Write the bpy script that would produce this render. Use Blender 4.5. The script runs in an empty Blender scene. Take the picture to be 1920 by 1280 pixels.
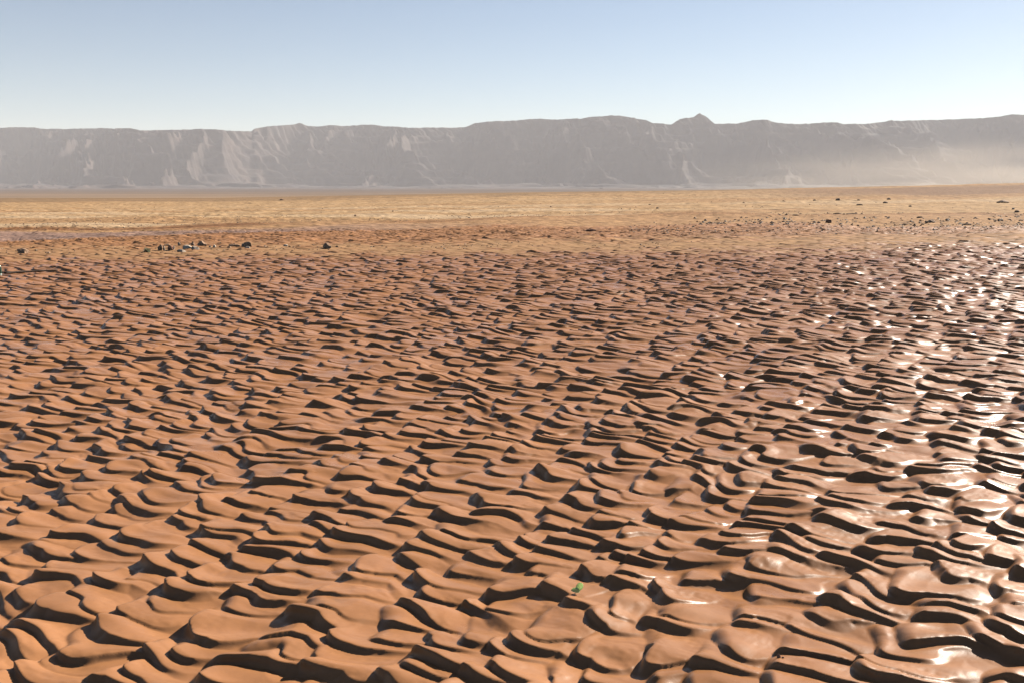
import bpy, bmesh, math, random
import numpy as np
from mathutils import Vector, Matrix

sc = bpy.context.scene
col = sc.collection
R = math.radians

# ------------------------------------------------------------------ camera
EYE = 1.6
F = 1867.0                      # focal length in photo pixels (1920 wide)
PITCH = math.atan((640 - 345) / F)
cam = bpy.data.cameras.new('camera')
cam.sensor_width = 36.0
cam.lens = 36.0 * F / 1920
cam.clip_start = 0.05
cam.clip_end = 30000
co = bpy.data.objects.new('camera', cam)
col.objects.link(co)
co.location = (0, 0, EYE)
co.rotation_euler = (R(90) - PITCH, 0, 0)
sc.camera = co

# ------------------------------------------------------------------ sky, sun
SUN_EL, SUN_AZ = R(31), R(50)
w = bpy.data.worlds.new('World')
sc.world = w
w.use_nodes = True
nt = w.node_tree
sky = nt.nodes.new('ShaderNodeTexSky')
sky.sky_type = 'NISHITA'
sky.sun_disc = False
sky.sun_elevation = SUN_EL
sky.sun_rotation = SUN_AZ
sky.altitude = 600
sky.air_density = 0.8
sky.dust_density = 0.35
sky.ozone_density = 0.0
nt.links.new(sky.outputs[0], nt.nodes['Background'].inputs[0])
nt.nodes['Background'].inputs[1].default_value = 0.05
sl = bpy.data.lights.new('sun', 'SUN')
sl.energy = 5.0
sl.angle = R(0.53)
sl.color = (1.0, 0.94, 0.83)
so = bpy.data.objects.new('sun', sl)
col.objects.link(so)
ldir = Vector((math.sin(SUN_AZ) * math.cos(SUN_EL), math.cos(SUN_AZ) * math.cos(SUN_EL), math.sin(SUN_EL)))
so.rotation_euler = (-ldir).to_track_quat('-Z', 'Y').to_euler()
so.location = ldir * 50

sc.view_settings.view_transform = 'Standard'
sc.view_settings.look = 'None'
sc.view_settings.exposure = 1.12
sc.view_settings.gamma = 1
sc.render.engine = 'CYCLES'
cy = sc.cycles
cy.use_denoising = True
cy.max_bounces = 6
cy.diffuse_bounces = 0
cy.glossy_bounces = 3
cy.volume_bounces = 1
cy.sample_clamp_indirect = 6

# ------------------------------------------------------------------ helpers
def tag(o, label=None, cat=None, group=None, kind=None):
    if label: o['label'] = label
    if cat: o['category'] = cat
    if group: o['group'] = group
    if kind: o['kind'] = kind
    return o

def grid_mesh(name, P, cols=None, wet=None, smooth=True):
    nr, nc = P.shape[:2]
    me = bpy.data.meshes.new(name)
    n = nr * nc
    me.vertices.add(n)
    me.vertices.foreach_set('co', P.reshape(-1).astype(np.float32))
    idx = np.arange(n, dtype=np.int32).reshape(nr, nc)
    q = np.stack([idx[:-1, :-1], idx[:-1, 1:], idx[1:, 1:], idx[1:, :-1]], -1).reshape(-1, 4)
    nq = len(q)
    me.loops.add(nq * 4)
    me.loops.foreach_set('vertex_index', q.reshape(-1))
    me.polygons.add(nq)
    me.polygons.foreach_set('loop_start', np.arange(0, nq * 4, 4, dtype=np.int32))
    me.polygons.foreach_set('use_smooth', np.full(nq, smooth))
    me.update(calc_edges=True)
    if cols is not None:
        a = me.color_attributes.new('tint', 'FLOAT_COLOR', 'POINT')
        c4 = np.ones((n, 4), np.float32)
        c4[:, :3] = cols.reshape(-1, 3)
        if wet is not None: c4[:, 3] = wet.reshape(-1)
        a.data.foreach_set('color', c4.reshape(-1))
    o = bpy.data.objects.new(name, me)
    col.objects.link(o)
    return o

def sstep(a, b, x):
    t = np.clip((x - a) / (b - a), 0, 1)
    return t * t * (3 - 2 * t)

class Waves:
    """smooth random field: a sum of plane waves, about -1..1"""
    def __init__(self, seed, lam, n=14, spread=0.5, aniso=(1, 1)):
        r = np.random.RandomState(seed)
        a = r.uniform(0, 2 * np.pi, n)
        k = 2 * np.pi / lam * np.exp(r.normal(0, spread, n) * 0.6)
        self.kx = (k * np.cos(a) / aniso[0]).astype(np.float32)
        self.ky = (k * np.sin(a) / aniso[1]).astype(np.float32)
        self.p = r.uniform(0, 2 * np.pi, n).astype(np.float32)
        self.n = n
    def __call__(self, x, y):
        s = np.zeros_like(x)
        for i in range(self.n):
            s += np.sin(self.kx[i] * x + self.ky[i] * y + self.p[i])
        return s / math.sqrt(self.n / 2) * 0.7

# photo pixel -> viewing ray -> point on the ground
cp, sp_ = math.cos(PITCH), math.sin(PITCH)
def ray(px, py):
    cx, cyy = (px - 960) / F, -(py - 640) / F
    return (cx, cp + cyy * sp_, -sp_ + cyy * cp)
EDGE_X = [-90, -33, 0, 23, 34, 46, 57, 90]
EDGE_Z = [-.35, -.28, .50, .86, 1.16, 1.42, 1.72, 2.1]
def base_z(x, y):
    e = np.interp(x * 110 / np.maximum(y, 60), EDGE_X, EDGE_Z)
    z = e * sstep(38, 112, y)
    z = z + (-12 - z) * sstep(118, 520, y)
    return z
def PX(px, py):
    rx, ry, rz = ray(px, py)
    z = 0.0
    for i in range(30):
        t = (z - EYE) / rz
        if t < 0 or t * ry > 114: t = 114 / ry
        z = 0.5 * z + 0.5 * float(base_z(np.array([t * rx]), np.array([t * ry]))[0])
    return (t * rx, t * ry, z)
def bound(pts):
    P = [PX(*p) for p in pts]
    return lambda X: np.interp(X, [p[0] for p in P], [p[1] for p in P])

# ------------------------------------------------------------------ ground
def ripple(X, Y, lam, ang, seed, spread=24, kspr=0.2, n=44, tc=0.66, fork=0):
    """crests and hollows of scoured mud: sawtooth over the phase of a random wave field"""
    r = np.random.RandomState(seed)
    u = np.array([-math.sin(R(ang)), -math.cos(R(ang))])     # the way the steep sides face
    re = np.zeros_like(X); im = np.zeros_like(X)
    for i in range(n):
        k = 2 * math.pi / lam * (1 + kspr * r.normal())
        a = math.atan2(u[1], u[0]) + R(fork) * (1 if i % 2 else -1) + R(spread) * r.normal()
        ph = (k * math.cos(a)) * X + (k * math.sin(a)) * Y + r.uniform(0, 2 * math.pi)
        re += np.cos(ph); im += np.sin(ph)
    amp = np.sqrt(re * re + im * im) / math.sqrt(n)
    t = (np.arctan2(im, re) / (2 * math.pi)) % 1.0
    s = np.clip(t / tc, 0, 1)
    rise = (1 - (1 - s) ** 1.9) * sstep(-0.12, 0.16, s)
    q = np.clip((t - tc) / (1 - tc), 0, 1)
    fall = (1 - q) ** 2.4 * (1 - 0.0 * q)
    h = np.where(t < tc, rise, fall)
    A = np.clip((amp - 0.03) / 0.8, 0, 1.25) ** 0.75
    return h, A, u

def hash01(i, j, k):
    v = np.sin(i * 127.1 + j * 311.7 + k * 74.7) * 43758.5453
    return v - np.floor(v)

def scales(X, Y, ang, ca, cb, seed):
    """overlapping tongues of mud: each swells towards a steep near edge and a blunt left end
    and thins out to a pointed tail on the right and smoothly on its far side"""
    ux, uy = -math.sin(R(ang)), -math.cos(R(ang))        # towards the steep edge
    ax, ay = uy, -ux                                     # towards the blunt end (left)
    A = X * ax + Y * ay; B = X * ux + Y * uy
    ia = np.floor(A / ca); out = np.zeros_like(A)
    for di in (-1, 0, 1):
        ci = ia + di
        off = (ci % 2) * 0.5 * cb
        jb = np.floor((B - off) / cb)
        for dj in (-1, 0, 1):
            cj = jb + dj
            h0 = hash01(ci, cj, seed); h1 = hash01(ci, cj, seed + 1.3); h2 = hash01(ci, cj, seed + 2.7); h3 = hash01(ci, cj, seed + 4.1)
            L_ = ca * (1.05 + 0.55 * h2); W_ = cb * (0.66 + 0.44 * h3)
            pa = A - (ci + 0.5 + 0.55 * (h0 - .5)) * ca
            pb = B - (cj + 0.5 + 0.6 * (h1 - .5)) * cb - off
            tilt = (hash01(ci, cj, seed + 6.2) - 0.5) * 0.5
            pa, pb = pa - tilt * pb, pb + tilt * pa
            t = np.clip(pa / L_ + 0.5, 0, 1)
            w = W_ * 1.5 * t ** 0.75 * (1 - t) ** 0.30 + 1e-4
            bend = 0.35 * cb * (t - .5) ** 2 * 4 * (h0 - .3)
            v = (pb + bend) / w
            g = t ** 0.95 * sstep(1.0, 0.82, t) ** 0.7
            body = np.clip((1 + v) * 0.5, 0, 1) ** 1.0 * (1 - 0.20 * np.clip(v, 0, 1) ** 3)
            skirt = 0.8 * np.clip(1 - (v - 1) * w / (0.43 * cb), 0, 1) ** 2.6
            hh = (0.7 + 0.6 * h2) * g * np.where(v < 1, body, skirt)
            out = np.maximum(out, hh)
    return out

def build_ground():
    ys = []
    y = 1.7
    while y < 36:
        ys.append(y); y += max(0.0055, 0.0007 * y)
    while y < 115:
        ys.append(y); y += 0.002 * y
    while y < 5200:
        ys.append(y); y += 0.006 * y
    ys = np.array(ys, np.float32)
    NC = 1180
    s = np.linspace(-1, 1, NC, dtype=np.float32)
    Y = np.repeat(ys[:, None], NC, 1)
    X = s[None, :] * (0.62 * Y + 1.7)
    near = int(np.searchsorted(ys, 112))
    Z = base_z(X, Y).astype(np.float32)
    Xn, Yn = X[:near], Y[:near]
    # zones --------------------------------------------------------------
    wob = Waves(5, 5.0, aniso=(2.2, 1))(Xn, Yn) * 0.5 + Waves(6, 1.2)(Xn, Yn) * 0.35
    b1 = bound([(-700, 480), (0, 476), (300, 476), (600, 474), (960, 470), (1300, 468), (1600, 459), (1920, 449), (2600, 438)])(Xn)
    b2 = bound([(-700, 470), (0, 469), (300, 468), (600, 463), (960, 455), (1300, 452), (1600, 446), (1920, 440), (2600, 430)])(Xn)
    b3 = bound([(-700, 452), (0, 448), (300, 441), (600, 430), (960, 424), (1300, 424), (1600, 424), (1920, 424), (2600, 420)])(Xn)
    yy = Yn + wob * (Yn / 25)
    wob2 = Waves(7, 0.7, aniso=(2, 1))(Xn, Yn)
    field1 = 1 - sstep(-3.2, 1.4, yy - b1 + 1.3 * wob2)
    field2 = sstep(-1.8, 2.4, yy - b2 + 1.3 * wob2) * (1 - sstep(-1.5, 0.8, yy - b3))
    band = (1 - field1) * (1 - field2)
    # mud ripples ---------------------------------------------------------
    wx = Waves(11, 0.36)(Xn, Yn) * 0.020 + Waves(12, 2.2)(Xn, Yn) * 0.06
    wy = Waves(13, 0.36)(Xn, Yn) * 0.022 + Waves(14, 2.0)(Xn, Yn) * 0.06
    ANG = R(37)
    ux, uy = -math.sin(ANG), -math.cos(ANG)
    # the ripples grow coarser away from the bank the camera stands on
    rr = (3.5 / np.sqrt(Xn * Xn + Yn * Yn + 1e-3)) ** 0.27
    cc = -uy * Xn + ux * Yn; dd = ux * Xn + uy * Yn
    cusp = np.abs(Waves(15, 0.62, n=9, spread=.35, aniso=(1, 1.7))(cc, dd)) * 0.04
    cusp += np.abs(Waves(16, 0.24, n=9, spread=.3, aniso=(1, 1.7))(cc, dd)) * 0.012
    wx -= ux * cusp; wy -= uy * cusp
    h1, A1, u = ripple((Xn * .80 + wx) * rr, (Yn + wy) * rr, 0.152, 33, 21, spread=14, kspr=0.22, tc=0.75, fork=22)
    A1 = A1 * (0.9 + 0.2 * Waves(18, 0.5)(Xn, Yn))
    sc1 = scales((Xn * .84 + wx) * rr, (Yn * 1.05 + wy) * rr, 28, 0.210, 0.108, 3.0)
    wing = Waves(17, 0.17, n=14, spread=.3, aniso=(3.0, 1))(Xn * .97 - Yn * .24, Xn * .24 + Yn * .97)
    h2, A2, _ = ripple(Xn + wx * .6, Yn + wy * .6, 0.09, 40, 22, spread=30, tc=0.7)
    patch = 0.5 + 0.5 * Waves(31, 3.0)(Xn, Yn)
    big = Waves(32, 0.9)(Xn, Yn)
    streak_c = Xn * (-u[1]) + Yn * u[0]
    streak_d = Xn * u[0] + Yn * u[1]
    st = Waves(41, 0.022, n=10, aniso=(1, 9))(streak_c, streak_d)
    scale = (0.82 + 0.25 * patch)
    fw = field1 + 0.85 * field2 + 0.45 * band
    H = 0.061 * sc1 + 0.003 * h1 * A1 * scale + 0.0045 * wing
    H += 0.003 * h2 * A2 * (1 - 0.5 * np.clip(h1, 0, 1)) * np.clip(Waves(33, .8)(Xn, Yn) + 0.3, 0, 1)
    H += 0.012 * big
    H += 0.0002 * st * sstep(0.9, 0.2, h1)
    H += 0.0005 * Waves(42, 0.035, n=12)(Xn, Yn) * sstep(0.55, 0.0, h1)
    grain = np.clip(sstep(-1.0, 3.0, yy - b2), 0, 1) * (0.5 + 0.5 * np.clip(Waves(43, 6.0, aniso=(4, 1))(Xn, Yn) + .4, 0, 1))
    H += (0.016 * np.abs(Waves(44, 0.22, n=16)(Xn, Yn)) + 0.012 * Waves(45, 0.5, n=16)(Xn, Yn)) * grain / np.maximum(fw, .1) * sstep(115, 80, Yn)
    lip = 0.017 * np.clip(sc1, 0, 1.2) ** 3 * fw
    Z[:near] += H * fw + 0.05 * Waves(50, 9.0)(Xn, Yn) * sstep(20, 30, Yn)
    X[:near] += lip * u[0]; Y[:near] += lip * u[1]
    # colour of the materials: mud, sand, dry flats -------------------------
    C = np.zeros(X.shape + (3,), np.float32)
    W = np.zeros(X.shape, np.float32)
    mud = np.array([0.385, 0.171, 0.070]); ochre = np.array([0.40, 0.225, 0.11])
    mud2 = np.array([0.37, 0.17, 0.07]); purple = np.array([0.30, 0.18, 0.13])
    tan = np.array([0.44, 0.27, 0.135]); pale = np.array([0.52, 0.36, 0.22]); brown = np.array([0.22, 0.10, 0.045])
    grey = np.array([0.105, 0.068, 0.046])
    lx = lambda a, b, t: a + (b - a) * t[..., None]
    Xo, Yo = X, Y
    wobf = (Waves(61, 14, aniso=(5, 1))(Xo, Yo) * 0.06 + Waves(62, 4, aniso=(5, 1))(Xo, Yo) * 0.03) * Yo * (Yo < 3000)
    yv = Yo + wobf * 0.35
    C[:] = mud
    C = lx(C, ochre, np.pad(1 - field1, ((0, len(ys) - near), (0, 0)), constant_values=1))
    f2 = np.pad(field2, ((0, len(ys) - near), (0, 0)))
    C = lx(C, mud2, f2)
    # wet flat channel on the left behind the second ripples
    c1 = bound([(-900, 455), (0, 452), (300, 444), (600, 433), (820, 426), (1000, 422)])(Xo)
    c2 = bound([(-900, 441), (0, 438), (300, 433), (600, 424), (820, 419), (1000, 417)])(Xo)
    fade = sstep(3, -14, Xo)
    ch = sstep(-0.4, 0.6, yv - c1) * (1 - sstep(-1.0, 1.0, yv - c2)) * fade
    C = lx(C, purple, ch)
    # dark brown bank line, then the dry plain
    e1 = bound([(-900, 433), (0, 431), (300, 425), (640, 418), (960, 411), (1280, 403), (1920, 402)])(Xo)
    bank = np.exp(-((yv - e1) / 1.1) ** 2) * (0.45 + 0.55 * fade)
    plain = sstep(0.0, 3.0, yv - e1)
    C = lx(C, tan, plain)
    strat = Waves(71, 9.0, n=18, aniso=(9, 1))(Xo, Yo)
    strat2 = Waves(72, 3.2, n=18, aniso=(7, 1))(Xo, Yo)
    C = lx(C, pale, 0.8 * plain * sstep(0.0, 1.1, strat + 0.4 * strat2) * sstep(95, 50, Yo))
    C = lx(C, brown * 1.3, plain * sstep(0.35, 1.1, -strat - 0.5 * strat2) * 0.3)
    C = lx(C, brown, np.clip(bank, 0, 1))
    spk = Waves(73, 0.9, n=22, aniso=(2.0, 1))(Xo, Yo) + Waves(74, 0.35, n=22, aniso=(1.5, 1))(Xo, Yo) * 0.8
    C = C * (1 + 0.2 * spk * sstep(22, 30, Yo) * sstep(220, 120, Yo))[..., None]
    dk = sstep(14, 34, Xo) * sstep(72, 78, yv) * sstep(102, 94, yv)
    C = lx(C, np.array([0.25, 0.145, 0.09]), dk * 0.9)
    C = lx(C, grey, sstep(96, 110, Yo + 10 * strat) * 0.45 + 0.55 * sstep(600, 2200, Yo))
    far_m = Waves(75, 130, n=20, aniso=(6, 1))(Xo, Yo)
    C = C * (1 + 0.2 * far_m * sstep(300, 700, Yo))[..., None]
    C *= 0.8
    W = np.pad(field1 + 0.55 * field2, ((0, len(ys) - near), (0, 0))) + 0.5 * ch
    W = W * (1 - plain) + 0.02
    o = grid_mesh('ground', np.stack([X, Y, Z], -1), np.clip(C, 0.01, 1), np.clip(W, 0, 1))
    return tag(o, kind='structure')

def mat_ground():
    m = bpy.data.materials.new('mud_and_sand'); m.use_nodes = True
    t = m.node_tree; N = t.nodes; L = t.links
    b = N['Principled BSDF']
    at = N.new('ShaderNodeAttribute'); at.attribute_name = 'tint'
    g = N.new('ShaderNodeNewGeometry')
    def noise(scale, detail=4, rough=0.55, vec=None):
        n = N.new('ShaderNodeTexNoise'); n.inputs['Scale'].default_value = scale
        n.inputs['Detail'].default_value = detail; n.inputs['Roughness'].default_value = rough
        L.new(vec or g.outputs['Position'], n.inputs['Vector']); return n
    def rng(src, a, b_, c, d):
        r = N.new('ShaderNodeMapRange'); r.inputs[1].default_value = a; r.inputs[2].default_value = b_
        r.inputs[3].default_value = c; r.inputs[4].default_value = d
        L.new(src, r.inputs[0]); return r.outputs[0]
    n1 = noise(2.6, 5); n2 = noise(45, 3)
    v1 = rng(n1.outputs[0], .3, .7, .86, 1.12)
    v2 = rng(n2.outputs[0], .3, .7, .96, 1.04)
    sp = noise(160, 1)
    v3 = rng(sp.outputs[0], .76, .80, 1.0, .45)
    mu = N.new('ShaderNodeMath'); mu.operation = 'MULTIPLY'; L.new(v1, mu.inputs[0]); L.new(v2, mu.inputs[1])
    mu2 = N.new('ShaderNodeMath'); mu2.operation = 'MULTIPLY'; L.new(mu.outputs[0], mu2.inputs[0]); L.new(v3, mu2.inputs[1])
    vm = N.new('ShaderNodeVectorMath'); vm.operation = 'SCALE'
    L.new(at.outputs['Color'], vm.inputs[0]); L.new(mu2.outputs[0], vm.inputs['Scale'])
    L.new(vm.outputs[0], b.inputs['Base Color'])
    # wet mud is glossy, dry sand is not
    nr = noise(9, 4)
    nr2 = noise(0.8, 3)
    rw0 = rng(nr.outputs[0], .3, .7, .0, .12)
    rw1 = rng(nr2.outputs[0], 0.36, .60, .22, .40)
    ra = N.new('ShaderNodeMath'); L.new(rw0, ra.inputs[0]); L.new(rw1, ra.inputs[1]); rw = ra.outputs[0]
    mx = N.new('ShaderNodeMix'); L.new(at.outputs['Alpha'], mx.inputs[0])
    mx.inputs[2].default_value = 0.95; L.new(rw, mx.inputs[3])
    L.new(mx.outputs[0], b.inputs['Roughness'])
    sm = rng(at.outputs['Alpha'], 0, 1, 0.08, 0.21)
    L.new(sm, b.inputs['Specular IOR Level'])
    # fine relief: wipe marks along the flow and grains
    mp = N.new('ShaderNodeMapping'); mp.vector_type = 'TEXTURE'
    mp.inputs['Rotation'].default_value = (0, 0, R(-38 + 90)); mp.inputs['Scale'].default_value = (7, 1, 3)
    L.new(g.outputs['Position'], mp.inputs['Vector'])
    ns = noise(110, 3, .5, mp.outputs[0]); nf = noise(230, 3); nb = noise(30, 3)
    add = N.new('ShaderNodeMath'); add.operation = 'MULTIPLY_ADD'
    L.new(ns.outputs[0], add.inputs[0]); add.inputs[1].default_value = 0.35
    ad2 = N.new('ShaderNodeMath'); ad2.operation = 'MULTIPLY_ADD'
    L.new(nf.outputs[0], ad2.inputs[0]); ad2.inputs[1].default_value = 0.3
    L.new(nb.outputs[0], ad2.inputs[2]); L.new(ad2.outputs[0], add.inputs[2])
    bp = N.new('ShaderNodeBump'); bp.inputs['Strength'].default_value = 0.4
    bp.inputs['Distance'].default_value = 0.0018
    L.new(add.outputs[0], bp.inputs['Height']); L.new(bp.outputs[0], b.inputs['Normal'])
    return m
GROUND = build_ground()
GROUND.data.materials.append(mat_ground())

# ------------------------------------------------------------------ mountains
SKY = [(-900,238),(-700,244),(-500,236),(-300,246),(-150,240),(0,241),(30,239),(60,239),(90,242),(190,241),(245,240),(262,245),(370,243),(425,245),(472,246),(476,242),(495,238),(545,235),(562,232),(578,238),(600,238),(620,234),(640,236),(700,235),(735,236),(765,240),(810,240),(850,240),(875,237),(890,230),(975,226),(1020,222),(1040,224),(1090,224),(1110,219),(1145,215),(1165,217),(1190,222),(1210,226),(1225,233),(1258,234),(1275,222),(1300,220),(1312,213),(1325,221),(1340,234),(1362,232),(1375,232),(1400,229),(1410,227),(1440,226),(1455,231),(1480,233),(1560,230),(1575,231),(1580,233),(1660,230),(1670,227),(1720,225),(1740,226),(1860,221),(1870,220),(1900,215),(1920,215),(2050,218),(2200,210),(2400,220),(2800,214)]
def build_mountains():
    us = np.linspace(-0.95, 0.95, 2000, dtype=np.float32)
    vs = np.linspace(0, 1, 700, dtype=np.float32)
    V = np.repeat(vs[:, None], len(us), 1); U = np.repeat(us[None, :], len(vs), 0)
    Yv = 2750 + V * 1900
    Xv = U * Yv
    rim_pts = [ray(px, py) for px, py in SKY]
    ru = np.array([p[0] / p[1] for p in rim_pts]); rt = np.array([p[2] / p[1] for p in rim_pts])
    Yr = 4050 + 190 * Waves(101, 900, n=8)(Xv, Yv * 0) + 60 * Waves(102, 260, n=8)(Xv, Yv * 0)
    top = np.interp(U, ru, rt) * Yr + EYE
    wpx = Waves(103, 420)(Xv, Yv) * 60; wpy = Waves(104, 380)(Xv, Yv) * 50
    s0 = np.clip(Yr - Yv, 0, 900)
    Xv0 = Xv; Xv = Xv - 0.75 * s0
    ridge = 1 - np.abs(Waves(105, 560, n=10, aniso=(1, 2.2))(Xv + wpx, Yv + wpy)) * 1.2
    ridge2 = 1 - np.abs(Waves(106, 210, n=10, aniso=(1, 1.8))(Xv + wpx, Yv + wpy)) * 1.2
    ridge3 = 1 - np.abs(Waves(107, 80, n=10, aniso=(1, 1.6))(Xv + wpx, Yv + wpy)) * 1.2
    hill = 1 - np.abs(Waves(111, 330, n=10, aniso=(1, 1.3))(Xv + 1.5 * wpx, Yv + wpy)) * 1.5
    hill2 = 1 - np.abs(Waves(112, 120, n=10)(Xv + wpx, Yv + wpy)) * 1.2
    s = Yr - Yv - 170 * (ridge - 0.4) * sstep(0, 260, Yr - Yv) - 60 * (ridge2 - 0.4) * sstep(0, 120, Yr - Yv) - 12 * (ridge3 - 0.4) * sstep(0, 60, Yr - Yv) - 12 * Waves(110, 36, n=12)(Xv, Yv)
    Hh = top + 12
    t1 = np.clip(s / 45, 0, 1)            # cliff
    t2 = np.clip((s - 45) / 430, 0, 1)    # talus
    prof = 1 - 0.15 * t1 - 0.70 * (1 - (1 - t2) ** 1.7) - 0.15 * sstep(0, 1, t2)
    # ledge half way down
    prof += 0.05 * np.exp(-((t2 - 0.33) / 0.05) ** 2) + 0.035 * np.exp(-((t2 - 0.12) / 0.03) ** 2)
    Z = -12 + Hh * np.where(s < 0, 1.0, prof) - np.where(s < 0, -s * 0.05, 0)
    fade = sstep(0, 60, s) * sstep(0.0, 0.10, prof + 0.04)
    Z += (9 * (ridge2 - 0.5) + 5 * (ridge3 - 0.5)) * fade
    Xv = Xv0
    Z += (13 * np.clip(hill, 0, 1) + 7 * hill2) * (0.6 + 0.4 * Waves(113, 700)(Xv, Yv)) * sstep(900, 520, s) * sstep(180, 400, s)
    Z += np.where(s < 30, 1.2 * np.round(1.6 * Waves(114, 160)(Xv, Yv * 0)), 0)
    Z = np.where(s > 20, Z - 3.2 * np.sin(2 * np.pi * (Z + 4 * Waves(115, 500)(Xv, Yv)) / 27), Z)
    Z -= 4 * sstep(0.06, 0, V)
    strata = np.sin(Z / 7.0) * 0.5 + np.sin(Z / 3.1 + 1) * 0.3
    C = np.zeros(Z.shape + (3,), np.float32)
    rock = np.array([0.044, 0.027, 0.021])
    C[:] = rock
    n = Waves(109, 150, n=20)(Xv, Yv)
    C *= (1 + 0.10 * strata + 0.2 * n)[..., None]
    o = grid_mesh('mountain_escarpment', np.stack([Xv, Yv, Z], -1), np.clip(C, .02, 1))
    m = bpy.data.materials.new('escarpment_rock'); m.use_nodes = True
    t = m.node_tree; b = t.nodes['Principled BSDF']
    at = t.nodes.new('ShaderNodeAttribute'); at.attribute_name = 'tint'
    nz = t.nodes.new('ShaderNodeTexNoise'); nz.inputs['Scale'].default_value = 0.03; nz.inputs['Detail'].default_value = 6
    g = t.nodes.new('ShaderNodeNewGeometry'); t.links.new(g.outputs['Position'], nz.inputs['Vector'])
    mr = t.nodes.new('ShaderNodeMapRange'); mr.inputs[1].default_value = .3; mr.inputs[2].default_value = .7; mr.inputs[3].default_value = .6; mr.inputs[4].default_value = 1.4
    t.links.new(nz.outputs[0], mr.inputs[0])
    vm = t.nodes.new('ShaderNodeVectorMath'); vm.operation = 'SCALE'
    t.links.new(at.outputs['Color'], vm.inputs[0]); t.links.new(mr.outputs[0], vm.inputs['Scale'])
    t.links.new(vm.outputs[0], b.inputs['Base Color']); b.inputs['Roughness'].default_value = 0.95
    bp = t.nodes.new('ShaderNodeBump'); bp.inputs['Distance'].default_value = 8; bp.inputs['Strength'].default_value = .7
    t.links.new(nz.outputs[0], bp.inputs['Height']); t.links.new(bp.outputs[0], b.inputs['Normal'])
    o.data.materials.append(m)
    tag(o, kind='structure')
build_mountains()

def box_mesh(name, lo, hi):
    bm = bmesh.new(); bmesh.ops.create_cube(bm, size=1)
    for v in bm.verts:
        v.co = Vector([lo[i] + (v.co[i] + .5) * (hi[i] - lo[i]) for i in range(3)])
    me = bpy.data.meshes.new(name); bm.to_mesh(me); bm.free()
    o = bpy.data.objects.new(name, me); col.objects.link(o); return o
# coarse desert floor all round, under the fine sheet
fl = box_mesh('desert_floor', (-5900, -3000, -16.5), (5900, 5900, -14))
tag(fl, kind='structure')
fm = bpy.data.materials.new('desert_floor'); fm.use_nodes = True
fm.node_tree.nodes['Principled BSDF'].inputs['Base Color'].default_value = (.2, .14, .09, 1)
fm.node_tree.nodes['Principled BSDF'].inputs['Roughness'].default_value = .95
fl.data.materials.append(fm)

# ------------------------------------------------------------------ haze
hz = box_mesh('haze', (-6000, -3100, -17.6), (6000, 6000, 330))
tag(hz, kind='stuff')
hm = bpy.data.materials.new('haze'); hm.use_nodes = True
t = hm.node_tree
t.nodes.remove(t.nodes['Principled BSDF'])
pv = t.nodes.new('ShaderNodeVolumePrincipled')
pv.inputs['Color'].default_value = (0.94, 0.92, 0.95, 1)
pv.inputs['Density'].default_value = 0.00011
pv.inputs['Anisotropy'].default_value = 0.0
t.links.new(pv.outputs[0], t.nodes['Material Output'].inputs['Volume'])
hz.data.materials.append(hm)

# ------------------------------------------------------------------ ground height for placing things
from mathutils.bvhtree import BVHTree
def height_sampler():
    me = GROUND.data
    n = len(me.vertices)
    co_ = np.empty(n * 3, np.float32); me.vertices.foreach_get('co', co_)
    return co_.reshape(-1, 3)
GV = height_sampler()
def ground_z(x, y, r=0.03):
    # highest and mean ground height round a point, from the vertices of the sheet themselves
    lo = np.searchsorted(GROW_Y, y - max(r, .02) - .03); hi = np.searchsorted(GROW_Y, y + max(r, .02) + .03) + 1
    blk = GV[lo * 1180: hi * 1180]
    d = (blk[:, 0] - x) ** 2 + (blk[:, 1] - y) ** 2
    k = np.argsort(d)[:6]
    sel = d < r * r
    z = float(blk[k, 2].mean())
    return z if not sel.any() else float(0.5 * z + 0.5 * blk[sel, 2].mean())
GROW_Y = GV[::1180, 1] if True else None
GROW_Y = np.maximum.accumulate(GROW_Y)

# ------------------------------------------------------------------ rock, plant and bottle materials
def simple_mat(name, colr, rough=0.8, scale=20, var=0.35, spec=0.3, bump=0.0):
    m = bpy.data.materials.new(name); m.use_nodes = True
    t = m.node_tree; b = t.nodes['Principled BSDF']
    tc = t.nodes.new('ShaderNodeTexCoord'); nz = t.nodes.new('ShaderNodeTexNoise')
    nz.inputs['Scale'].default_value = scale; nz.inputs['Detail'].default_value = 5
    t.links.new(tc.outputs['Object'], nz.inputs['Vector'])
    rm = t.nodes.new('ShaderNodeValToRGB')
    rm.color_ramp.elements[0].position = 0.3; rm.color_ramp.elements[1].position = 0.7
    rm.color_ramp.elements[0].color = tuple(c * (1 - var) for c in colr) + (1,)
    rm.color_ramp.elements[1].color = tuple(min(1, c * (1 + var)) for c in colr) + (1,)
    t.links.new(nz.outputs[0], rm.inputs[0]); t.links.new(rm.outputs[0], b.inputs['Base Color'])
    b.inputs['Roughness'].default_value = rough; b.inputs['Specular IOR Level'].default_value = spec
    if bump:
        bp = t.nodes.new('ShaderNodeBump'); bp.inputs['Distance'].default_value = bump
        t.links.new(nz.outputs[0], bp.inputs['Height']); t.links.new(bp.outputs[0], b.inputs['Normal'])
    return m
ROCKM = {
 'dark': simple_mat('dark_stone', (.32, .19, .115), .85, 25, .5, bump=.01),
 'grey': simple_mat('grey_stone', (.38, .29, .22), .9, 25, .3, bump=.01),
 'pale': simple_mat('pale_stone', (.58, .46, .34), .9, 25, .2, bump=.01),
 'red': simple_mat('reddish_clod', (.30, .14, .085), .85, 25, .35, bump=.01),
 'brown': simple_mat('brown_clod', (.32, .19, .11), .9, 25, .4, bump=.01),
}
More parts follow.
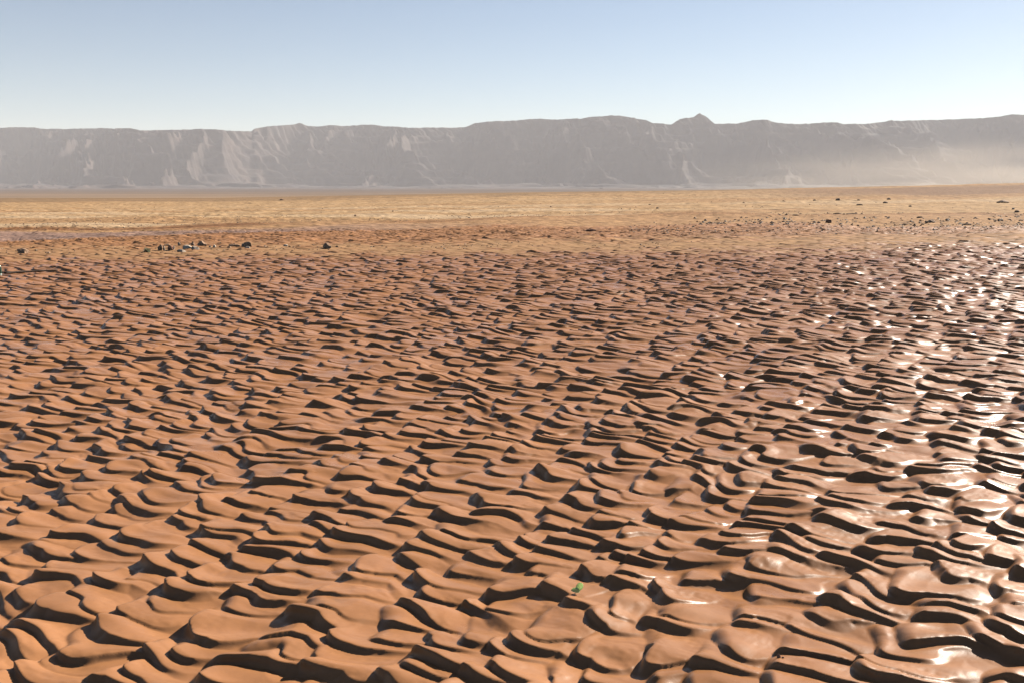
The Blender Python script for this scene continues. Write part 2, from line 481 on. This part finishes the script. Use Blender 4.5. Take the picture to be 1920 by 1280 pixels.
def bm_obj(name, bm, mat, parent=None, smooth=True, loc=None):
    me = bpy.data.meshes.new(name); bm.to_mesh(me); bm.free()
    if smooth:
        for p in me.polygons: p.use_smooth = True
    me.materials.append(mat)
    o = bpy.data.objects.new(name, me); col.objects.link(o)
    if parent: o.parent = parent
    if loc: o.location = loc
    return o

def rock_bm(seed, wd, dp, ht, shape='lump'):
    r = random.Random(seed)
    bm = bmesh.new(); bmesh.ops.create_icosphere(bm, subdivisions=4, radius=1)
    planes = []
    for i in range(11):
        n = Vector((r.gauss(0, 1), r.gauss(0, 1), r.gauss(0, .8))).normalized()
        planes.append((n, r.uniform(.62, .92)))
    if shape == 'block':
        a = r.uniform(0, .6)
        for k in range(4):
            planes.append((Vector((math.cos(a + k * math.pi / 2), math.sin(a + k * math.pi / 2), .12)).normalized(), .68))
        planes.append((Vector((.1, .05, 1)).normalized(), .6))
    fr = [(Vector((r.gauss(0, 1), r.gauss(0, 1), r.gauss(0, 1))) * 2.2, r.uniform(0, 6.28)) for _ in range(7)]
    for v in bm.verts:
        c = v.co.normalized(); rad = 1.0
        for n, d in planes:
            k = c.dot(n)
            if k > 1e-3: rad = min(rad, d / k)
        rad *= 1 + 0.05 * sum(math.sin(f.dot(c) + p) for f, p in fr) / 2
        rad *= 1 + 0.025 * math.sin(c.x * 19 + seed) * math.sin(c.y * 23) * math.sin(c.z * 17)
        q = c * rad
        if shape == 'slab': q.x += q.z * .3
        if shape == 'peak': s = max(.25, 1 - .6 * max(0, q.z)); q.x *= s; q.y *= s
        v.co = q
    xs = [v.co.x for v in bm.verts]; zs = [v.co.z for v in bm.verts]
    sx = wd / (max(xs) - min(xs)); sz = ht / (max(zs) - (min(zs) * .45)); mz = min(zs) * .45
    for v in bm.verts:
        v.co = Vector((v.co.x * sx, v.co.y * dp / 2, (v.co.z - mz) * sz))
    return bm

def rock(px, py, wpx, hpx, kind, label, shape='lump', group=None, cat='rock', name='rock', seed=None, dp=None):
    """a stone whose foot stands where the photograph shows it; wpx, hpx its size in photo pixels"""
    x, y, z = PX(px, py)
    s = y / F / math.cos(0)
    wd, ht = wpx * s, hpx * s * (0.75 if px > 1000 else 1.0)
    z = ground_z(x, y, max(.03, wd / 2))
    sd = seed or int(px * 7 + py)
    o = bm_obj(name, rock_bm(sd, wd, (dp or min(wd * .8, ht * 2.2)), ht, shape), ROCKM[kind], loc=(x, y, z - ht * .02))
    o.rotation_euler = (0, 0, random.Random(sd).uniform(-.3, .3))
    tag(o, label, cat, group)
    return o

GA = 'stones scattered on the sand strip at left'
rock(43, 477, 22, 9, 'dark', 'low dark brown rock alone on the sand strip near the left edge', 'lump', GA)
rock(300, 471, 10, 12, 'dark', 'upright dark leaning stone at the left end of the row of stones', 'slab', GA)
rock(308, 470.5, 4, 9, 'grey', 'thin upright pale grey stone right of the dark leaning stone', 'slab', GA)
rock(314, 464, 11, 4, 'brown', 'thin flat dark brown stone behind the upright stones', 'lump', GA)
rock(320, 471, 11, 9, 'red', 'squat reddish brown stone right of the thin upright grey one', 'lump', GA)
rock(326, 470, 3.5, 7, 'pale', 'narrow pale stone against the right side of the reddish one', 'slab', GA)
rock(336, 463, 5, 5, 'grey', 'small greyish stone behind the left end of the two pale flat stones', 'lump', GA)
rock(340, 473.5, 16, 5.5, 'grey', 'flat grey stone lowest and nearest in the row, dark at its left end', 'lump', GA)
rock(351, 469, 17, 7, 'pale', 'long flat pale stone behind the lowest flat grey stone', 'lump', GA)
rock(362, 463.5, 8, 7, 'dark', 'small dark stone left of the big dark rock', 'peak', GA)
rock(366, 470.5, 15, 8, 'grey', 'rounded grey brown stone in front of the big dark rock', 'lump', GA)
rock(379, 464, 18, 9.5, 'dark', 'biggest dark brown rock in the row of stones, its right corner pale', 'peak', GA)
rock(394, 466, 5, 3, 'grey', 'tiny grey stone left of the small cream stone', 'lump', GA)
rock(402, 466, 6, 6, 'pale', 'small upright cream coloured stone between the two dark groups', 'peak', GA)
rock(413, 466, 6, 3, 'red', 'tiny reddish stone just right of the small cream stone', 'lump', GA)
rock(430, 467, 8, 3, 'brown', 'small flat brown stone in front of the low lumpy dark rock', 'lump', GA)
rock(437, 464.5, 22, 5, 'dark', 'long low lumpy dark rock left of the tall dark boulder', 'lump', GA)
rock(465, 464, 17, 10, 'dark', 'tall dark boulder at the right end of the row', 'lump', GA)
rock(457, 463.5, 8, 6, 'grey', 'grey stone against the left side of the tall dark boulder', 'lump', GA)
rock(465, 468.5, 10, 5, 'grey', 'small two toned stone in front of the tall dark boulder', 'lump', GA)
rock(497, 464, 6, 3, 'grey', 'small grey stone first to the right of the row on the sand', 'lump', GA)
rock(536, 463, 9, 4, 'pale', 'small pale flat stone midway between the row and the lone block', 'lump', GA)
rock(543, 465, 5, 3, 'brown', 'tiny brown stone beside the small pale flat one', 'lump', GA)
rock(561, 464, 6, 3, 'brown', 'small brown stone left of the lone dark block', 'lump', GA)
rock(613, 467, 17, 11, 'dark', 'lone blocky dark grey rock with a knobbly top on the sand strip', 'lump', GA)
rock(632, 465, 6, 3, 'brown', 'small brown stone right of the lone blocky rock', 'lump', GA)
GB = 'dark rocks scattered on the plain at right'
rock(1108, 433, 22, 6, 'red', 'low reddish brown clod nearest the centre of the plain', 'peak', GB)
rock(1096, 433, 8, 3, 'red', 'small reddish clod left of the low reddish brown clod', 'lump', GB)
rock(1553, 421.5, 11, 9, 'red', 'lone upright reddish brown block on the smooth tan ground', 'block', GB)
rock(1571, 378, 10, 6, 'dark', 'dark rock farthest left on the far dark band of the plain', 'lump', GB)
rock(1666, 375, 7, 5, 'dark', 'small dark rock highest on the far dark band', 'lump', GB)
rock(1660, 382, 9, 5, 'dark', 'dark rock just below the highest small one on the far band', 'lump', GB)
rock(1612, 385, 13, 4, 'brown', 'low brown rock between the far left dark rock and the far pair', 'lump', GB)
rock(1610, 378, 6, 3, 'brown', 'small brown rock right of the farthest left dark rock', 'lump', GB)
rock(1527, 378, 6, 3, 'brown', 'small brown rock left of the farthest left dark rock', 'lump', GB)
rock(1470, 380, 6, 2.5, 'brown', 'tiny brown stone leftmost on the far dark band', 'lump', GB)
rock(1707, 388, 7, 3.5, 'brown', 'small brown rock in the middle of the far dark band', 'lump', GB)
rock(1881, 381, 27, 8, 'dark', 'largest dark mound shaped rock at far right of the plain', 'peak', GB)
rock(1907, 399, 10, 6, 'dark', 'dark rock near the right edge below the largest mound', 'lump', GB)
rock(1900, 395, 5, 4, 'grey', 'small grey rock beside the dark one near the right edge', 'lump', GB)
rock(1852, 402, 6, 3, 'brown', 'small brown rock left of the dark one near the right edge', 'lump', GB)
rock(1724, 411, 11, 4.5, 'brown', 'brown rock above and left of the big clump of dark rock', 'lump', GB)
rock(1746, 419, 15, 8.5, 'dark', 'big clump of dark rock on the tan ground at right', 'lump', GB)
rock(1738, 420, 7, 5, 'dark', 'small dark rock touching the left foot of the big clump', 'lump', GB)
rock(1730, 422, 6, 3, 'brown', 'small brown rock left of the big dark clump', 'lump', GB)
rock(1697, 421, 14, 3, 'brown', 'long low brown rock farthest left of the big dark clump', 'lump', GB)
rock(1712, 419, 6, 3, 'dark', 'small dark rock between the long low one and the big clump', 'lump', GB)
rock(1777, 415, 9, 4, 'brown', 'brown rock right of the big dark clump', 'lump', GB)
rock(1791, 415, 6, 3, 'brown', 'small brown rock second to the right of the big dark clump', 'lump', GB)
rock(1815, 421, 19, 4, 'dark', 'long flat dark rock lying lowest on the plain at right', 'lump', GB)
rock(1765, 424, 11, 3, 'brown', 'low brown rock below and right of the big dark clump', 'lump', GB)
rock(1865, 414, 8, 3.5, 'dark', 'dark stone leftmost of the four in a line near the right edge', 'lump', GB)
rock(1879, 414, 6, 3.5, 'dark', 'dark stone second of the four in a line near the right edge', 'lump', GB)
rock(1893, 413, 8, 3.5, 'dark', 'dark stone third of the four in a line near the right edge', 'lump', GB)
rock(1913, 414, 9, 4, 'dark', 'dark stone fourth of the line and touching the right edge', 'lump', GB)
rock(1492, 405, 13, 3, 'brown', 'low brown rock on the pale speckled ground left of the plain rocks', 'lump', GB)
rock(1570, 402, 18, 4, 'brown', 'wide low brown hummock on the pale speckled ground', 'lump', GB)
rock(1596, 402, 22, 3.5, 'brown', 'widest low brown hummock right of the other on the speckled ground', 'lump', GB)
rock(1480, 421, 14, 3, 'brown', 'low dark streak of rock left of the lone upright block', 'lump', GB)
rock(1352, 426, 18, 4, 'brown', 'low brown rock at left end of the smooth tan ground', 'lump', GB)
rock(1388, 427, 12, 3, 'brown', 'low brown rock right of the one at left end of the smooth tan ground', 'lump', GB)
GCc = 'small far stones on the open plain'
rock(528, 376.5, 8, 3, 'dark', 'tiny dark stone far off on the plain left of centre', 'lump', GCc)
rock(667, 408, 5, 3, 'brown', 'tiny brown stone on the pale ground behind the wet strip', 'lump', GCc)
rock(737, 400, 4, 2.5, 'brown', 'tiny brown stone right of and behind the one behind the wet strip', 'lump', GCc)
rock(1033, 390, 4, 2.5, 'brown', 'tiny brown stone on the yellow plain at the centre', 'lump', GCc)
rock(1218, 385, 5, 2.5, 'dark', 'tiny dark stone, left of two on the yellow plain right of centre', 'lump', GCc)
rock(1233, 390, 5, 3.5, 'dark', 'tiny dark stone, right of two on the yellow plain right of centre', 'lump', GCc)
rock(1395, 381, 5, 3, 'brown', 'tiny brown stone alone on the yellow plain towards the right', 'lump', GCc)
# near clod on the mud
e = bpy.data.objects.new('mud_clod', None); col.objects.link(e)
cx_, cy_, _ = PX(1461, 1258)
ss = cy_ / F
e.location = (cx_, cy_, ground_z(cx_, cy_, .01))
tag(e, 'small dark brown pointed clod on smooth mud at the bottom right of centre', 'clod')
bm_obj('clod', rock_bm(5, 9 * ss, 8 * ss, 9 * ss, 'peak'), ROCKM['red'], e, loc=(-.003, 0, -.001))
bm_obj('crumb', rock_bm(9, 6 * ss, 5 * ss, 4.5 * ss), ROCKM['red'], e, loc=(.0085, -.004, -.001))

# ------------------------------------------------------------------ gravel that nobody could count
def gravel():
    r = np.random.RandomState(8)
    base = np.array([(1, 0, 0), (-.5, .8, 0), (-.5, -.8, 0), (.1, .1, .8), (.3, .7, .45), (-.6, -.1, .5), (.4, -.6, .4)])
    fc = [(0, 4, 3), (4, 1, 3), (1, 5, 3), (5, 2, 3), (2, 6, 3), (6, 0, 3), (0, 1, 4), (1, 2, 5), (2, 0, 6)]
    V, Fc, Cc = [], [], []
    def put(px, py, size, c):
        x, y, z = PX(px, py)
        z = float(base_z(np.array([x]), np.array([y]))[0]) - .002 if y > 46 else ground_z(x, y, .03)
        a = r.uniform(0, 6.28); ca, sa = math.cos(a), math.sin(a)
        q = base * (1 + .35 * r.normal(size=base.shape) * .6) * size * np.array([1, 1, r.uniform(.5, 1.0)])
        b0 = len(V)
        for p in q: V.append((x + p[0] * ca - p[1] * sa, y + p[0] * sa + p[1] * ca, z + p[2]))
        for f in fc: Fc.append(tuple(b0 + i for i in f))
        Cc.extend([c] * len(q))
    darkc, palec, midc = (.09, .05, .03), (.34, .25, .17), (.22, .13, .08)
    def cc(p): return darkc if r.rand() < p else (palec if r.rand() < .45 else midc)
    for i in range(900):       # belt of flakes right of centre
        px = r.uniform(1180, 2050); t = np.clip((px - 1180) / 740, 0, 1)
        put(px, 432 - 8 * t + r.normal() * 5, r.uniform(.02, .06), cc(.5))
    for i in range(700):       # behind the dark bank line
        px = r.uniform(-150, 1500)
        yb = np.interp(px, [0, 300, 640, 960, 1280, 1500], [432, 425, 418, 411, 403, 402])
        put(px, yb - abs(r.normal()) * 6, r.uniform(.015, .05), cc(.4))
    for i in range(900):       # loose over the plain
        px = r.uniform(-150, 2050)
        yb = np.interp(px, [0, 640, 1280, 1920], [425, 410, 400, 425])
        yt = np.interp(px, [0, 640, 1280, 1920], [382, 375, 362, 352])
        put(px, yb - (yb - yt) * r.uniform(0, 1) ** 1.2, r.uniform(.012, .055), cc(.7))
    for i in range(500):       # brown litter on the sand strip and dry ground at right
        px = r.uniform(1300, 2050); put(px, r.uniform(400, 428), r.uniform(.02, .10), cc(.7))
    for i in range(250):
        px = r.uniform(-100, 1300); yb = np.interp(px, [0, 600, 1300], [474, 467, 455])
        put(px, yb + r.normal() * 4, r.uniform(.012, .04), cc(.5))
    me = bpy.data.meshes.new('gravel'); me.from_pydata(V, [], Fc); me.update()
    a = me.color_attributes.new('tint', 'FLOAT_COLOR', 'POINT')
    a.data.foreach_set('color', np.array([c + (1,) for c in Cc], np.float32).reshape(-1))
    o = bpy.data.objects.new('gravel', me); col.objects.link(o)
    m = bpy.data.materials.new('gravel_stone'); m.use_nodes = True
    at = m.node_tree.nodes.new('ShaderNodeAttribute'); at.attribute_name = 'tint'
    m.node_tree.links.new(at.outputs['Color'], m.node_tree.nodes['Principled BSDF'].inputs['Base Color'])
    m.node_tree.nodes['Principled BSDF'].inputs['Roughness'].default_value = .8
    me.materials.append(m)
    tag(o, 'loose pale and brown gravel strewn over the dry plain', 'gravel', kind='stuff')
gravel()

# ------------------------------------------------------------------ seedling
def leaf_mat(name, c, tr):
    m = bpy.data.materials.new(name); m.use_nodes = True
    t = m.node_tree; b = t.nodes['Principled BSDF']
    b.inputs['Base Color'].default_value = c + (1,); b.inputs['Roughness'].default_value = .45
    tl = t.nodes.new('ShaderNodeBsdfTranslucent'); tl.inputs[0].default_value = tr + (1,)
    tc = t.nodes.new('ShaderNodeTexCoord'); nz = t.nodes.new('ShaderNodeTexNoise'); nz.inputs['Scale'].default_value = 150
    t.links.new(tc.outputs['Object'], nz.inputs[0])
    mr = t.nodes.new('ShaderNodeMapRange'); mr.inputs[3].default_value = .35; mr.inputs[4].default_value = .65
    t.links.new(nz.outputs[0], mr.inputs[0])
    mx = t.nodes.new('ShaderNodeMixShader'); t.links.new(mr.outputs[0], mx.inputs[0])
    t.links.new(b.outputs[0], mx.inputs[1]); t.links.new(tl.outputs[0], mx.inputs[2])
    t.links.new(mx.outputs[0], t.nodes['Material Output'].inputs[0])
    return m
LM = leaf_mat('young_leaf', (.50, .66, .34), (.75, .9, .5))
def leaf_bm(L_, W_, cup, bend):
    bm = bmesh.new(); nu, nv = 14, 9
    vs = []
    for i in range(nu + 1):
        t = i / nu
        w_ = W_ * math.sqrt(max(0, 1 - (2 * t - 1) ** 2)) * .5 + 1e-5
        row = []
        for j in range(nv):
            s = (j / (nv - 1)) * 2 - 1
            row.append(bm.verts.new((t * L_, s * w_, bend * t * t * L_ + cup * (s * s) * w_ * .9)))
        vs.append(row)
    for i in range(nu):
        for j in range(nv - 1):
            bm.faces.new((vs[i][j], vs[i + 1][j], vs[i + 1][j + 1], vs[i][j + 1]))
    return bm
def tube_bm(pts, rads, n=8):
    bm = bmesh.new(); prev = None
    for k, (p, r_) in enumerate(zip(pts, rads)):
        p = Vector(p); d = (Vector(pts[min(k + 1, len(pts) - 1)]) - Vector(pts[max(k - 1, 0)])).normalized()
        a = d.orthogonal().normalized() if prev is None else (pa - d * pa.dot(d)).normalized()
        pa = a; b_ = d.cross(a)
        ring = [bm.verts.new(p + (a * math.cos(q) + b_ * math.sin(q)) * r_) for q in [2 * math.pi * i / n for i in range(n)]]
        if prev:
            for i in range(n): bm.faces.new((prev[i], prev[(i + 1) % n], ring[(i + 1) % n], ring[i]))
        else: bm.faces.new(ring[::-1])
        prev = ring
    bm.faces.new(prev)
    return bm
sx, sy, _ = PX(1081, 1130)
sd = bpy.data.objects.new('seedling', None); col.objects.link(sd)
sd.location = (sx, sy, ground_z(sx, sy, .008))
tag(sd, 'tiny pale green seedling with two round leaves growing from the wet mud', 'seedling')
bm_obj('stem', tube_bm([(-.004, 0, -.01), (-.002, 0, .006), (.002, 0, .013)], [.0016, .0014, .0011]), LM, sd)
l1 = bm_obj('leaf', leaf_bm(.032, .026, .5, .25), LM, sd, loc=(.001, .001, .012)); l1.rotation_euler = (R(58), R(-48), R(35))
l2 = bm_obj('leaf', leaf_bm(.034, .022, .5, -.25), LM, sd, loc=(.012, -.004, .009)); l2.rotation_euler = (R(-38), R(-22), R(195))
for o_ in (l1, l2):
    so_ = o_.modifiers.new('thickness', 'SOLIDIFY'); so_.thickness = .0007

# weed tuft beside the stones
def tuft(px, py, wpx, hpx, label, seed):
    x, y, _ = PX(px, py); s = y / F
    r = random.Random(seed); bm = bmesh.new()
    for i in range(90):
        a = r.uniform(0, 6.28); le = hpx * s * r.uniform(.5, 1.2); sp = wpx * s * .5
        bx, by = r.gauss(0, sp * .35), r.gauss(0, sp * .25)
        tx, ty = bx + math.cos(a) * sp * r.uniform(.1, .8), by + math.sin(a) * sp * .5
        wv = .006
        p = [Vector((bx, by, -.01)), Vector(((bx + tx) / 2, (by + ty) / 2, le * .75)), Vector((tx, ty, le * r.uniform(.6, 1)))]
        q = Vector((-math.sin(a), math.cos(a), 0)) * wv
        v = [bm.verts.new(p[0] - q), bm.verts.new(p[0] + q), bm.verts.new(p[1] + q), bm.verts.new(p[1] - q), bm.verts.new(p[2])]
        bm.faces.new(v[:4]); bm.faces.new((v[3], v[2], v[4]))
    o = bm_obj('weed_tuft', bm, leaf_mat('dry_weed', (.22, .22, .15), (.2, .2, .12)), loc=(x, y, ground_z(x, y, .03)))
    tag(o, label, 'plant')
tuft(276, 475, 16, 8, 'sparse grey green weed tuft left of the row of stones', 3)

# ------------------------------------------------------------------ bottle and stick at the left edge
bx_, by_, _ = PX(-0.8, 520)
bt = bpy.data.objects.new('bottle', None); col.objects.link(bt)
bt.location = (bx_, by_, ground_z(bx_, by_, .03) + .002)
bt.rotation_euler = (0, R(1.5), 0)
tag(bt, 'upright dark green bottle with a pale cap cut by the left edge of the photo', 'bottle')
def lathe_bm(prof, n=32):
    bm = bmesh.new(); prev = None
    for r_, z in prof:
        ring = [bm.verts.new((r_ * math.cos(2 * math.pi * i / n), r_ * math.sin(2 * math.pi * i / n), z)) for i in range(n)]
        if prev:
            for i in range(n): bm.faces.new((prev[i], prev[(i + 1) % n], ring[(i + 1) % n], ring[i]))
        else: bm.faces.new(ring[::-1])
        prev = ring
    bm.faces.new(prev); return bm
glass = simple_mat('dark_green_glass', (.018, .05, .03), .12, 8, .25, spec=.6)
lab = simple_mat('pale_label', (.42, .45, .38), .6, 12, .2)
cap = simple_mat('pale_cap', (.55, .52, .45), .4, 12, .1)
bm_obj('body', lathe_bm([(.030, 0), (.038, .004), (.040, .012), (.040, .135), (.037, .155), (.022, .182), (.0145, .195), (.0135, .222)]), glass, bt)
bm_obj('label', lathe_bm([(.0403, .018), (.0407, .019), (.0407, .052), (.0403, .053)]), lab, bt)
bm_obj('cap', lathe_bm([(.0145, .2225), (.0158, .2235), (.0158, .238), (.0145, .240)], 20), cap, bt)

p0 = PX(9, 519.5); p1 = PX(110, 512.5)
r = random.Random(4); pts = []; rad = []
for i in range(26):
    t = i / 25
    x = p0[0] + (p1[0] - p0[0]) * t; y = p0[1] + (p1[1] - p0[1]) * t + .04 * math.sin(t * 5)
    z = ground_z(x, y, .08) + .036 + .004 * math.sin(t * 9)
    pts.append((x, y, z)); rad.append((.024 - .010 * t) * (1 + .12 * r.uniform(-1, 1)))
zs = [p[2] for p in pts]; k = 7
pts = [(p[0], p[1], sum(zs[max(0, i - k):i + k + 1]) / len(zs[max(0, i - k):i + k + 1]) + .008) for i, p in enumerate(pts)]
o = bm_obj('stick', tube_bm(pts, rad, 10), simple_mat('dark_wood', (.07, .04, .025), .8, 30, .4, bump=.003))
tag(o, 'long thin dark stick lying flat on the mud by the left edge', 'stick')

# ------------------------------------------------------------------ dust blowing over the far plain at the right
bm = bmesh.new(); bmesh.ops.create_icosphere(bm, subdivisions=4, radius=1)
me = bpy.data.meshes.new('dust_cloud'); bm.to_mesh(me); bm.free()
dc = bpy.data.objects.new('dust_cloud', me); col.objects.link(dc)
dc.location = (1130, 2150, -4); dc.scale = (900, 330, 120)
tag(dc, 'pale tan dust blowing low over the far plain in front of the mountains at right', 'dust', kind='stuff')
dm = bpy.data.materials.new('blown_dust'); dm.use_nodes = True
t = dm.node_tree; t.nodes.remove(t.nodes['Principled BSDF'])
pv = t.nodes.new('ShaderNodeVolumePrincipled'); pv.inputs['Color'].default_value = (.95, .80, .64, 1)
pv.inputs['Anisotropy'].default_value = 0.1
tc = t.nodes.new('ShaderNodeTexCoord'); ln = t.nodes.new('ShaderNodeVectorMath'); ln.operation = 'LENGTH'
t.links.new(tc.outputs['Object'], ln.inputs[0])
mr = t.nodes.new('ShaderNodeMapRange'); mr.interpolation_type = 'SMOOTHSTEP'
mr.inputs[1].default_value = 1.0; mr.inputs[2].default_value = 0.0; mr.inputs[3].default_value = 0; mr.inputs[4].default_value = 1
t.links.new(ln.outputs['Value'], mr.inputs[0])
nz = t.nodes.new('ShaderNodeTexNoise'); nz.inputs['Scale'].default_value = 3.2; nz.inputs['Detail'].default_value = 3
t.links.new(tc.outputs['Object'], nz.inputs['Vector'])
nr = t.nodes.new('ShaderNodeMapRange'); nr.inputs[1].default_value = .35; nr.inputs[2].default_value = .7; nr.inputs[3].default_value = .15; nr.inputs[4].default_value = 1.5
t.links.new(nz.outputs[0], nr.inputs[0])
m1 = t.nodes.new('ShaderNodeMath'); m1.operation = 'MULTIPLY'; t.links.new(mr.outputs[0], m1.inputs[0]); t.links.new(nr.outputs[0], m1.inputs[1])
m2 = t.nodes.new('ShaderNodeMath'); m2.operation = 'MULTIPLY'; t.links.new(m1.outputs[0], m2.inputs[0]); m2.inputs[1].default_value = 0.0026
t.links.new(m2.outputs[0], pv.inputs['Density'])
t.links.new(pv.outputs[0], t.nodes['Material Output'].inputs['Volume'])
dc.data.materials.append(dm)
